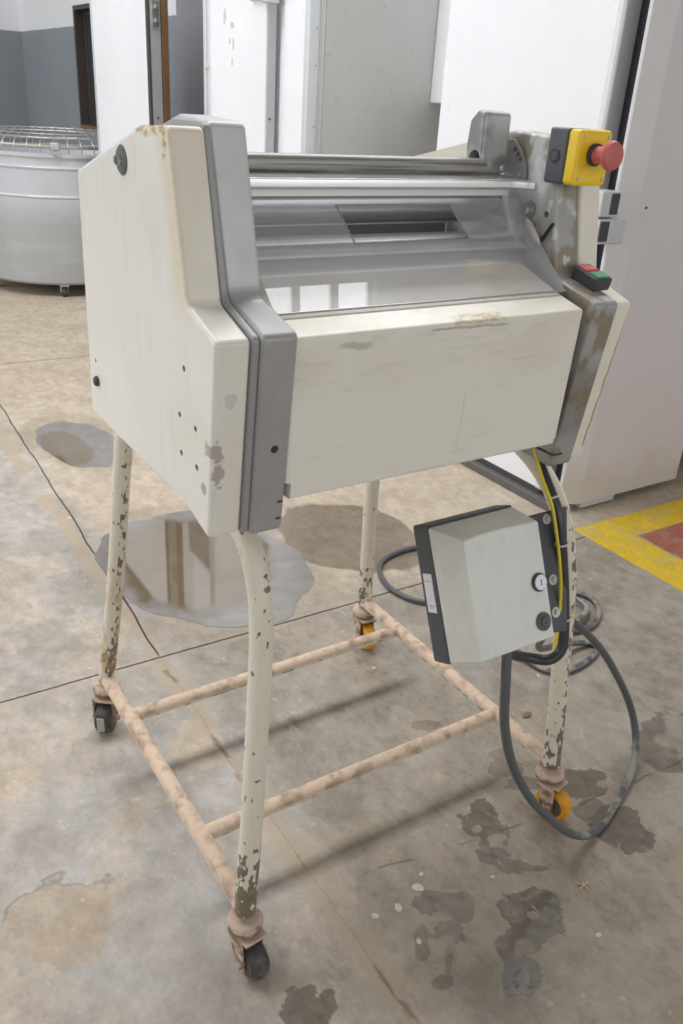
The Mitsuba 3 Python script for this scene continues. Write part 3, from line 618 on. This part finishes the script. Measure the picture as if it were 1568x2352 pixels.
# grey cast frames between covers and rollers
gp = [(.064, .775), (.030, 1.053), (.124, 1.077), (.170, 1.273), (.262, 1.277), (.30, 1.268), (.53, 1.180), (.552, .802)]
gray_prof = rounded(gp, .010, .022)
flange_prof = rounded([(.071, .777), (.037, 1.050), (.122, 1.076), (.165, 1.271), (.262, 1.271), (.30, 1.262), (.52, 1.176), (.552, .802)], .009, .02)
def frame_mesh(x0, x1, holes):
    m = man(taper(along_x(gray_prof, x0, x1, .006)))
    for h in holes: m = m - h
    return tm(m)
cyl = lambda r, a, b: man(rod(a, b, r, 16, 0))
lf = add('side_frame', frame_mesh(-.299, -.251, [cyl(.0055, (-.272, .0, .902), (-.272, .09, .902)), man(obox((-.253, .06, .822), (1, 0, 0), (0, 1, 0), (0, 0, 1), (.016, .06, .004), 0)), man(obox((-.253, .06, .796), (1, 0, 0), (0, 1, 0), (0, 0, 1), (.016, .06, .004), 0))]), 'grey_casting', M, 32, 'grey cast frame beside the left cover')
add('flange', taper(along_x(flange_prof, -.3080, -.2985, .003)), 'grey_flange', lf)
rf = add('side_frame', frame_mesh(.257, .3065, [cyl(.005, (.25, .164, 1.163), (.27, .164, 1.163)),
     man(obox((.262, .075, .800), (1, 0, 0), (0, 1, 0), (0, 0, 1), (.03, .05, .004), 0)), man(obox((.262, .18, .779), (1, 0, 0), (0, 1, 0), (0, 0, 1), (.006, .16, .012), 0))]), 'grey_casting', M, 32, 'grimy grey cast frame beside the right cover')
add('inner_panel', trimesh.creation.extrude_polygon(Polygon([(.29, 1.268), (.535, 1.213), (.535, 1.165), (.30, 1.19)]), .004, engine='earcut').apply_transform(np.array([[0, 0, 1, .252], [1, 0, 0, 0], [0, 1, 0, 0], [0, 0, 0, 1.]])), 'cream_plain', rf)
# front cover: nose, top flange under the guard, bottom return
cov = rounded([(.054, .823), (.044, 1.043), (.096, 1.056), (.205, 1.090), (.205, 1.075), (.12, 1.0), (.12, .823)], .0, 0).buffer(-.004).buffer(.004)
cov = rounded([(.054, .823), (.044, 1.043), (.096, 1.056), (.205, 1.092), (.205, 1.078), (.13, 1.02), (.13, .823)], .006, 0)
cm = man(along_x(cov, -.2515, .2475, .005))
for lo, hi in (((-.26, .0, .80), (-.244, .2, .848)), ((.2415, 0, .80), (.26, .2, .834))):
    cm = cm - m3.Manifold.cube(tuple(np.subtract(hi, lo))).translate(lo)
fc = add('front_cover', tm(cm), 'cream_cover', M, 32, 'cream front cover with a chipped upper edge')
# rollers, scraper and hopper lip between the frames
def xrod(y, z, r, a=-.252, b=.258, s=40): return rod((a, y, z), (b, y, z), r, s)
add('roller', xrod(.300, 1.168, .034), 'brushed_steel', M); add('roller', xrod(.240, 1.073, .054), 'brushed_steel', M)
add('roller', xrod(.315, 1.090, .022), 'brushed_steel', M)
add('scraper_plate', along_x(rounded([(.228, 1.183), (.231, 1.192), (.262, 1.197), (.262, 1.188)], .001, 0), -.251, .236), 'scraper_highlight', M, 20)  # its pale colour paints the bright band of light under the lip
add('slide_plate', along_x(rounded([(.192, 1.112), (.252, 1.128), (.252, 1.124), (.193, 1.108)], .0005, 0), -.251, .256), 'dull_steel', M, 20)
lip = Polygon([(-.252, .205), (.218, .205), (.2565, .193), (.2575, .215), (.225, .262), (-.252, .262)])
lipm = extrude(lip.buffer(-.001).buffer(.001), .0125, .002)
lipm.vertices[:, 2] += 1.196 + (lipm.vertices[:, 1] - .205) * .10
add('hopper_lip', lipm, 'bright_steel', M, 25)
add('inner_guard_tube', xrod(.252, 1.2240, .0115, -.252, .196, 28), 'worn_tube', M)
add('dark_backing', along_x(rounded([(.40, .83), (.40, 1.158), (.404, 1.158), (.404, .83)], 0, 0), -.251, .256), 'kick_dark', M, False)  # dark sheet added so the gap behind the rollers looks unlit
# clear sloping guard with a cut-out
sx, sy_ = np.array([1., 0, 0]), unit((0, .138, .124)); sn = np.cross(sx, sy_)
O = np.array([0, .094, 1.0605])
gl = Polygon([(-.2505, 0), (.2545, 0), (.2545, .178), (-.2505, .178)], [[(-.088, .102), (.115, .102), (.109, .168), (-.092, .168)]])
v, f = trimesh.creation.triangulate_polygon(gl, engine='earcut')
gm = trimesh.Trimesh(O + v[:, :1] * sx + v[:, 1:2] * sy_, f, process=False)
gk = add('clear_guard', gm, 'perspex', M, False, 'clear plastic guard with a cut-out window')
add('lower_edge', tube([O + sx * -.2505, O + sx * .2545], .0016, 8), 'perspex_edge', gk)
for q in ((-.088, .102, .115, .102), (.115, .102, .109, .168), (.109, .168, -.092, .168), (-.092, .168, -.088, .102)):
    add('cut_edge', tube([O + sx * q[0] + sy_ * q[1], O + sx * q[2] + sy_ * q[3]], .0011, 6), 'perspex_edge', gk)
add('side_flange', trimesh.Trimesh([O + sx * .2545 + sy_ * a + sn * b for a, b in ((0, 0), (.178, 0), (.178, -.03), (0, -.012))], [[0, 1, 2], [0, 2, 3]], process=False), 'perspex', gk, False)
# adjusting lever on the right frame: cast block, arc plate with holes
lv_prof = rounded([(.246, 1.213), (.249, 1.300), (.266, 1.303), (.283, 1.288), (.287, 1.25), (.280, 1.213)], .007, 0)
lvm = man(along_x(lv_prof, .186, .2415, .006)) - cyl(.0125, (.180, .263, 1.234), (.232, .263, 1.234))
lv = add('adjusting_lever', tm(lvm), 'lever_metal', M, 35, 'worn grey metal adjusting lever')
add('screw', lathe([(0, 0), (.006, 0), (.006, .003), (.004, .004), (0, .004)], (.231, .247, 1.222), (0, -1, 0), 16), 'screw_steel', lv)
arc = Polygon([(.262, 1.262), (.250, 1.262), (.232, 1.247), (.220, 1.228), (.218, 1.212), (.224, 1.206), (.262, 1.206)]).buffer(.002)
am = man(along_x(arc, .252, .2575, .001))
for y_, z_ in ((.245, 1.250), (.237, 1.244), (.230, 1.237)): am = am - cyl(.0036, (.24, y_, z_), (.27, y_, z_))
ap = add('index_plate', tm(am), 'grey_flange', M, 30)
add('screw', lathe([(0, 0), (.0045, 0), (.0045, .002), (0, .003)], (.252, .2255, 1.2165), (-1, 0, 0), 14), 'screw_steel', ap)
hb_ = add('bolt', lathe([(0, 0), (.0125, 0), (.0125, .002), (.007, .002), (.007, .008), (.005, .010), (0, .010)], (.2575, .2005, 1.1655), (-1, 0, 0), 20), 'screw_steel', M)
add('slot_shade', obox((.2555, .153, 1.138), (1, 0, 0), unit((0, .019, -.027)), unit((0, .027, .019)), (.006, .036, .003), .001), 'recess_shade', M)  # black bar painted in for the shade of a slot
# dough crust left on the guard's end
g_ = trimesh.creation.icosphere(subdivisions=3, radius=1.0)
g_.vertices *= 1 + .35 * (meshkit.fbm(g_.vertices * 2.4 + 5, 3)[:, None] - .5)
g_.vertices *= (.006, .026, .006); g_ = place(g_, (.2515, .180, 1.136), (1, 0, 0), sy_, sn)
add('dried_dough', g_, 'crumb_pale', M)

# emergency stop box on the right frame
es = add('emergency_stop', bar((.2425, .128, 1.210), (.312, .166, 1.286), .004), 'dark_plastic', M, 35, 'black and yellow box with a red mushroom stop button')
add('cover', bar((.2425, .105, 1.210), (.312, .129, 1.286), .006), 'yellow_plastic', es)
for x_ in (.252, .3025):
    for z_ in (1.2195, 1.2765): add('screw', rod((x_, .1065, z_), (x_, .1040, z_), .0028, 12), 'screw_steel', es)
add('collar', rod((.277, .106, 1.253), (.277, .099, 1.253), .0155, 28), 'black_plastic', es)
add('mushroom_button', lathe([(0, 0), (.0125, 0), (.0115, .010), (.0135, .019), (.0195, .0235), (.0205, .028), (.0185, .0325), (.0125, .034), (0, .0335)], (.277, .099, 1.253), (0, -1, .04), 36), 'red_plastic', es)
add('cable_hole', cat(tube(np.stack([np.full(25, .2418), .148 + .009 * np.cos(np.linspace(0, 2 * np.pi, 25)), 1.248 + .009 * np.sin(np.linspace(0, 2 * np.pi, 25))], 1), .0012, 6), rod((.2428, .148, 1.248), (.2405, .148, 1.248), .0075, 20)), 'black_plastic', es)
# start and stop push buttons on the shelf of the right frame
n_s = unit((0, -.247, .969)); t_s = unit((0, .969, .247))
q = np.array([.3025, .092, 1.0705])
sw = add('push_button_switch', obox(q + n_s * .008, (1, 0, 0), t_s, n_s, (.036, .052, .020), .003), 'black_plastic', M, 35, 'black switch with red and green push buttons')
add('stop_button', obox(q + n_s * .0185 + t_s * .0125, (1, 0, 0), t_s, n_s, (.027, .021, .004), .0015), 'red_key', sw)
add('start_button', obox(q + n_s * .0185 - t_s * .0125, (1, 0, 0), t_s, n_s, (.027, .021, .004), .0015), 'green_plastic', sw)
st = trimesh.creation.torus(.0055, .0006, 20, 6); add('stop_mark', place(st, q + n_s * .0206 + t_s * .0125, (1, 0, 0), t_s, n_s), 'crumb_pale', sw)

add('start_mark', obox(q + n_s * .0206 - t_s * .0125, (1, 0, 0), t_s, n_s, (.0012, .009, .0006), .0002), 'crumb_pale', sw)

# stand: two bent side tubes, base rails and cross bars
RL = .0174
left = sp([(-.323, .016, .125), (-.305, .030, .33), (-.285, .052, .56), (-.279, .064, .645), (-.277, .078, .69), (-.276, .104, .733), (-.276, .150, .758), (-.276, .24, .764), (-.276, .36, .764), (-.276, .48, .764), (-.277, .565, .756), (-.278, .612, .725), (-.279, .628, .67), (-.281, .640, .62), (-.295, .668, .40), (-.323, .697, .125)], 8)
right_ = sp([(.365, .018, .125), (.352, .027, .30), (.341, .036, .44), (.338, .043, .51), (.336, .055, .575), (.335, .072, .63), (.334, .100, .68), (.333, .140, .718), (.332, .190, .745), (.332, .25, .758), (.332, .40, .762), (.332, .54, .757), (.333, .625, .70), (.334, .660, .60), (.340, .672, .45), (.365, .697, .125)], 8)
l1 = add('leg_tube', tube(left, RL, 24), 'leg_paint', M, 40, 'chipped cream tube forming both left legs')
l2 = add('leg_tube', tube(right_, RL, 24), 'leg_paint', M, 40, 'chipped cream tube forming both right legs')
ZB = .130
for x_ in (-.323, .365): add('base_rail', rod((x_, .012, ZB), (x_, .700, ZB), .0150, 24), 'dusty_rail', M)
for y_ in (.187, .548): add('cross_bar', rod((-.320, y_, ZB), (.362, y_, ZB), .0142, 24), 'dusty_rail', M)
def caster(x, y, turn, wr, ww, mat_t, lab, off=.022):
    """collar, fork, axle and wheel; turn: the wheel's rolling direction in the plan"""
    d = np.array([math.cos(turn), math.sin(turn), 0]); a = np.array([-d[1], d[0], 0]); z = np.array([0, 0, 1.])
    k = add('caster', cat(lathe([(0, .090), (.020, .090), (.0285, .095), (.030, .102), (.027, .110), (.021, .114), (0, .114)], (x, y, 0)), ), 'rusty_caster', M, 40, lab)
    c = np.array([x, y, wr + .0005]) + d * off
    top = np.array([x, y, .086])
    fk = [obox(top + d * off * .4, d, a, z, (.052, ww + .012, .006), .002)]
    for s in (-1, 1):
        g = Polygon([(-.012, .086), (.024, .086), (off + .007, wr - .008), (off - .007, wr - .008)]).buffer(.002)
        fk.append(place(extrude(g, .0035), np.array([x, y, 0]) + a * (s * (ww / 2 + .004) - .00175) , d, z, np.cross(d, z)))
    add('fork', cat(*fk), 'rusty_caster', k)
    add('axle', rod(c - a * (ww / 2 + .014), c + a * (ww / 2 + .014), .0055, 12), 'rusty_caster', k)
    w_ = ww / 2
    add('wheel', lathe([(0, -w_), (wr * .35, -w_ - .001), (wr * .80, -w_), (wr * .95, -w_ * .75), (wr, -w_ * .3), (wr, w_ * .3), (wr * .95, w_ * .75), (wr * .80, w_), (wr * .35, w_ + .001), (0, w_)], c, a, 36), mat_t, k)
    for s in (-1, 1): add('hub', rod(c + a * s * (w_ - .001), c + a * s * (w_ + .002), wr * .66, 28), 'wheel_hub', k)
    return k, c, d, a
caster(-.323, .016, -1.45, .036, .030, 'grey_tyre', 'rusty caster with a grey wheel under the front left leg')
kb, cc, dd, aa = caster(-.323, .697, -2.22, .037, .034, 'black_tyre', 'caster with a black wheel under the back left leg', .018)
add('worn_patch', obox(cc + dd * .0365 + np.array([0, 0, .004]), aa, np.array([0, 0, 1.]), dd, (.017, .036, .004), .0015), 'worn_patch', kb)
caster(.365, .018, -1.30, .037, .030, 'orange_tyre', 'caster with an orange wheel under the front right leg')
caster(.365, .697, -1.70, .037, .030, 'orange_tyre', 'caster with an orange wheel under the back right leg')

# control box hung on the front right leg, leaning back at the top
bo = np.array([.005, -.020, .739]); bx = np.array([1., 0, 0]); bd = unit((0, -.405, -.914)); bn = unit((0, .914, -.405))
bp_ = lambda u, v_, w=0: bo + bx * u + bd * v_ + bn * w
def hull(pts, r=.004):
    s = trimesh.creation.icosphere(subdivisions=1, radius=r).vertices
    return trimesh.convex.convex_hull(np.vstack([s + p for p in pts]))
r_ = .004; W_, L_ = .152, .186
lid = hull([bp_(u, v_, r_) for u in (r_, W_ - r_) for v_ in (r_, L_ - r_)] + [bp_(W_ / 2, .0005, r_), bp_(.03, .001, r_)] +
           [bp_(u, v_, .062) for u, v_ in ((-.008, -.016), (W_ + .004, -.016), (W_ + .004, L_ + .004), (-.006, L_ + .004))], r_)
kc = add('control_box', lid, 'grey_lid', M, 35, 'grey tilted control box with two round buttons')
add('base', hull([bp_(u, v_, w) for u in (-.009, W_ + .006) for v_ in (-.020, L_ + .006) for w in (.068, .100)], .003), 'dark_plastic', kc)
pn = Polygon([(.055, .165), (.055, .035), (.062, .026), (.080, .021), (.098, .026), (.105, .035), (.105, .165)]).buffer(.003)
add('raised_panel', place(extrude(pn, .0030, .0014), bp_(0, 0, .0003), bx, bd, np.cross(bx, bd)), 'grey_lid', kc)
il = add('indicator', lathe([(0, 0), (.0145, 0), (.0145, .004), (.0125, .006), (.0125, .0045), (0, .0045)], bp_(.1335, .094, .001), -bn, 32), 'black_plastic', kc)
add('white_cap', rod(bp_(.1335, .094, -.002), bp_(.1335, .094, -.0062), .0122, 28), 'white_cap', kc)
add('mark', obox(bp_(.1335, .094, -.0064), bx, bd, bn, (.0016, .009, .0008), .0002), 'ink', kc)
bk = add('button', lathe([(0, 0), (.0145, 0), (.0145, .004), (.0125, .006), (.0075, .0045), (.0065, .007), (.0035, .007), (.003, .0055), (0, .0055)], bp_(.131, .156, .001), -bn, 32), 'button_dark', kc)
add('screw', rod(bp_(-.002, -.0105, .058), bp_(-.002, -.0105, .050), .004, 14), 'screw_steel', kc)
add('paper_label', obox(bp_(-.0125, .083, .084), bd, bn, bx, (.062, .022, .0008), .0003), 'paper_label', kc)
for v_, w_, l_ in ((.064, .014, .0012), (.103, .015, .0016), (.1065, .010, .0012)): add('printed_line', obox(bp_(-.0131, v_, .084), bd, bn, bx, (l_, w_, .0004), .0001), 'grey_ink', kc)
pl = add('mounting_plate', hull([bp_(u, v_, .106) for u in (.02, .318) for v_ in (.012, .245)][:0] + [bp_(.10, .012, .106), bp_(.318, .012, .106), bp_(.278, .222, .106), bp_(.10, .190, .106)], .0025), 'dark_plastic', M, 35, 'dark mounting plate behind the control box')
for u, v_ in ((.268, .022), (.262, .128), (.258, .185)):
    add('bolt', lathe([(0, 0), (.0095, 0), (.0095, .002), (.0055, .002), (.005, .007), (0, .007)], bp_(u, v_, .104), -bn, 18), 'tie_plastic', pl)

# wiring down the leg
bun = sp([(.278, .115, .775), (.280, .082, .735), (.284, .055, .695), (.288, .040, .650), (.294, .030, .600), (.300, .020, .545), (.303, .010, .490), (.300, .000, .440), (.280, .006, .418), (.252, .026, .418), (.205, .030, .440), (.160, .012, .485), (.135, -.006, .530)], 8)
wbk = add('wire_bundle', tube(bun, np.interp(np.linspace(0, 1, len(bun)), [0, .15, .5, .8, 1], [.007, .0088, .0098, .0095, .007]), 14), 'black_tape', M, 40, 'black taped wire bundle')
add('earth_wire', tube(sp([(.256, .105, .795), (.256, .078, .755), (.262, .052, .715), (.267, .040, .680), (.262, .012, .625), (.273, .006, .565), (.276, -.002, .490), (.270, -.006, .45)], 8), .0032, 10), 'yellow_wire', M, 40, 'yellow earth wire')
for i_, (z_, rr) in enumerate(((.717, .0100), (.640, .0112), (.500, .0116))):
    k_ = int(np.argmin(abs(bun[:60, 2] - z_))); t_ = unit(bun[k_ + 1] - bun[k_ - 1]); x_, y_, _ = frame(t_)
    an = np.linspace(0, 2 * np.pi, 25); ring = bun[k_] + rr * (np.cos(an)[:, None] * x_ + np.sin(an)[:, None] * y_)
    add('cable_tie', tube(ring, .0022, 6), 'tie_plastic', M)
# power cable: hanging loops and coils on the floor
RC = .0078
big = [(.076, -.075, .560), (.075, -.085, .50), (.082, -.092, .42), (.11, -.10, .33), (.165, -.105, .235), (.235, -.105, .150), (.305, -.10, .075), (.372, -.092, .025), (.430, -.082, .0085), (.490, -.060, .0085), (.565, -.030, .009), (.632, .005, .022), (.665, .040, .062), (.655, .062, .125), (.610, .075, .205), (.540, .085, .300), (.455, .095, .385), (.375, .110, .440), (.33, .085, .452)]
add('power_cable', tube(sp(big, 8), RC, 14), 'dusty_cable', M, 40, 'long black cable hanging in a big loop to the floor')
coil = [(.345, .085, .440), (.40, .115, .405), (.455, .155, .350), (.52, .23, .25), (.64, .33, .12), (.80, .395, .04), (.905, .395, .010), (.912, .365, .009), (.846, .338, .009), (.766, .331, .009), (.714, .360, .009), (.700, .42, .012), (.69, .48, .03)]
add('power_cable', tube(sp(coil, 8), RC, 12), 'dusty_cable', M, 40, 'black cable trailing to the floor behind the front right leg')
lo2 = [(.63, .60, .03), (.80, .625, .012), (.95, .632, .010), (1.06, .618, .009), (1.098, .560, .009), (1.065, .497, .009), (.990, .452, .009), (.92, .455, .010), (.86, .50, .018), (.885, .575, .022), (.965, .600, .020), (1.035, .575, .020), (1.03, .515, .020), (.965, .480, .020), (.86, .455, .012)]
add('power_cable', tube(sp(lo2, 8), RC, 12), 'dusty_cable', M, 40, 'black cable coiled on the floor behind the control box')
lo3 = [(.32, .80, .33), (.45, 1.0, .10), (.62, 1.09, .012), (.80, 1.058, .009), (.735, 1.055, .009), (.660, 1.025, .009), (.615, .960, .009), (.592, .870, .009), (.615, .790, .009), (.665, .745, .009), (.74, .70, .009), (.80, .66, .010)]
lo3 = [(.93, .98, .010), (.85, 1.040, .009), (.78, 1.055, .009), (.70, 1.043, .009), (.645, 1.012, .009), (.605, .950, .009), (.590, .870, .009), (.612, .795, .009), (.662, .748, .009), (.74, .71, .009), (.82, .67, .010), (.90, .64, .012)]
add('power_cable', tube(sp(lo3, 8), RC, 12), 'rubber_cable', M, 40, 'black cable loop lying left of the control box')

# ---------------------------------------------------------------- small litter on the floor
def crumb(x, y, s, m, lab, c, group=None, seed=0, sq=(1, .7, .4)):
    g = trimesh.creation.icosphere(subdivisions=2, radius=1.0)
    g.vertices *= 1 + .7 * (meshkit.fbm(g.vertices * 1.8 + seed * 2.3, 3, seed)[:, None] - .5)
    g.vertices *= np.asarray(sq) * s; g.apply_transform(trimesh.transformations.rotation_matrix(seed * 1.1, (0, 0, 1)))
    g.apply_translation((x, y, -g.vertices[:, 2].min() - .0002))
    return add(c, g, m, None, False, lab, c.replace('_', ' '), group)
k = crumb(.552, .256, .013, 'leaf_brown', 'small brown dry leaf scrap on the floor left of the front right leg', 'leaf_scrap', None, 3, (1, .55, .25))
tw = []
for a_ in (.2, 1.1, 2.3, 3.4, 4.6): tw.append(tube([(.298, -.162, .0022), (.298 + .014 * math.cos(a_), -.162 + .014 * math.sin(a_), .0012)], .0014, 6))
add('straw_bit', cat(*tw), 'straw', None, 40, 'star-shaped bit of straw lying below the orange front wheel', 'straw')
for i, (x_, y_, s_, where) in enumerate(((-.036, -.027, .009, 'largest of the pale crumbs left of the boot-shaped damp marks'), (.021, -.010, .011, 'pale crumb just above the left boot-shaped damp mark'),
        (.242, -.250, .006, 'small pale crumb right of the right boot-shaped damp mark'), (-.045, -.10, .006, 'pale crumb at the left rim of the left damp mark'),
        (-.082, -.02, .007, 'pale flake leftmost of the crumbs between front left caster and damp marks'), (.045, .012, .005, 'tiny pale flake above the hairline crack in the concrete'),
        (.69, .36, .006, 'pale crumb on bare floor inside the cable loop, right of the leg'), (-.30, .92, .005, 'pale flake just behind the floor joint near the back left leg'),
        (-.105, 1.752, .008, 'pale flake on the long joint left of the large puddle'), (.33, .588, .007, 'pale crumb lying just behind the rear cross bar'), (.16, -.06, .004, 'tiny pale crumb between the two upper damp marks'))):
    crumb(x_, y_, s_, 'crumb_pale', where, 'crumb', 'pale crumbs scattered over the floor', i + 1, (1, .75, .12))
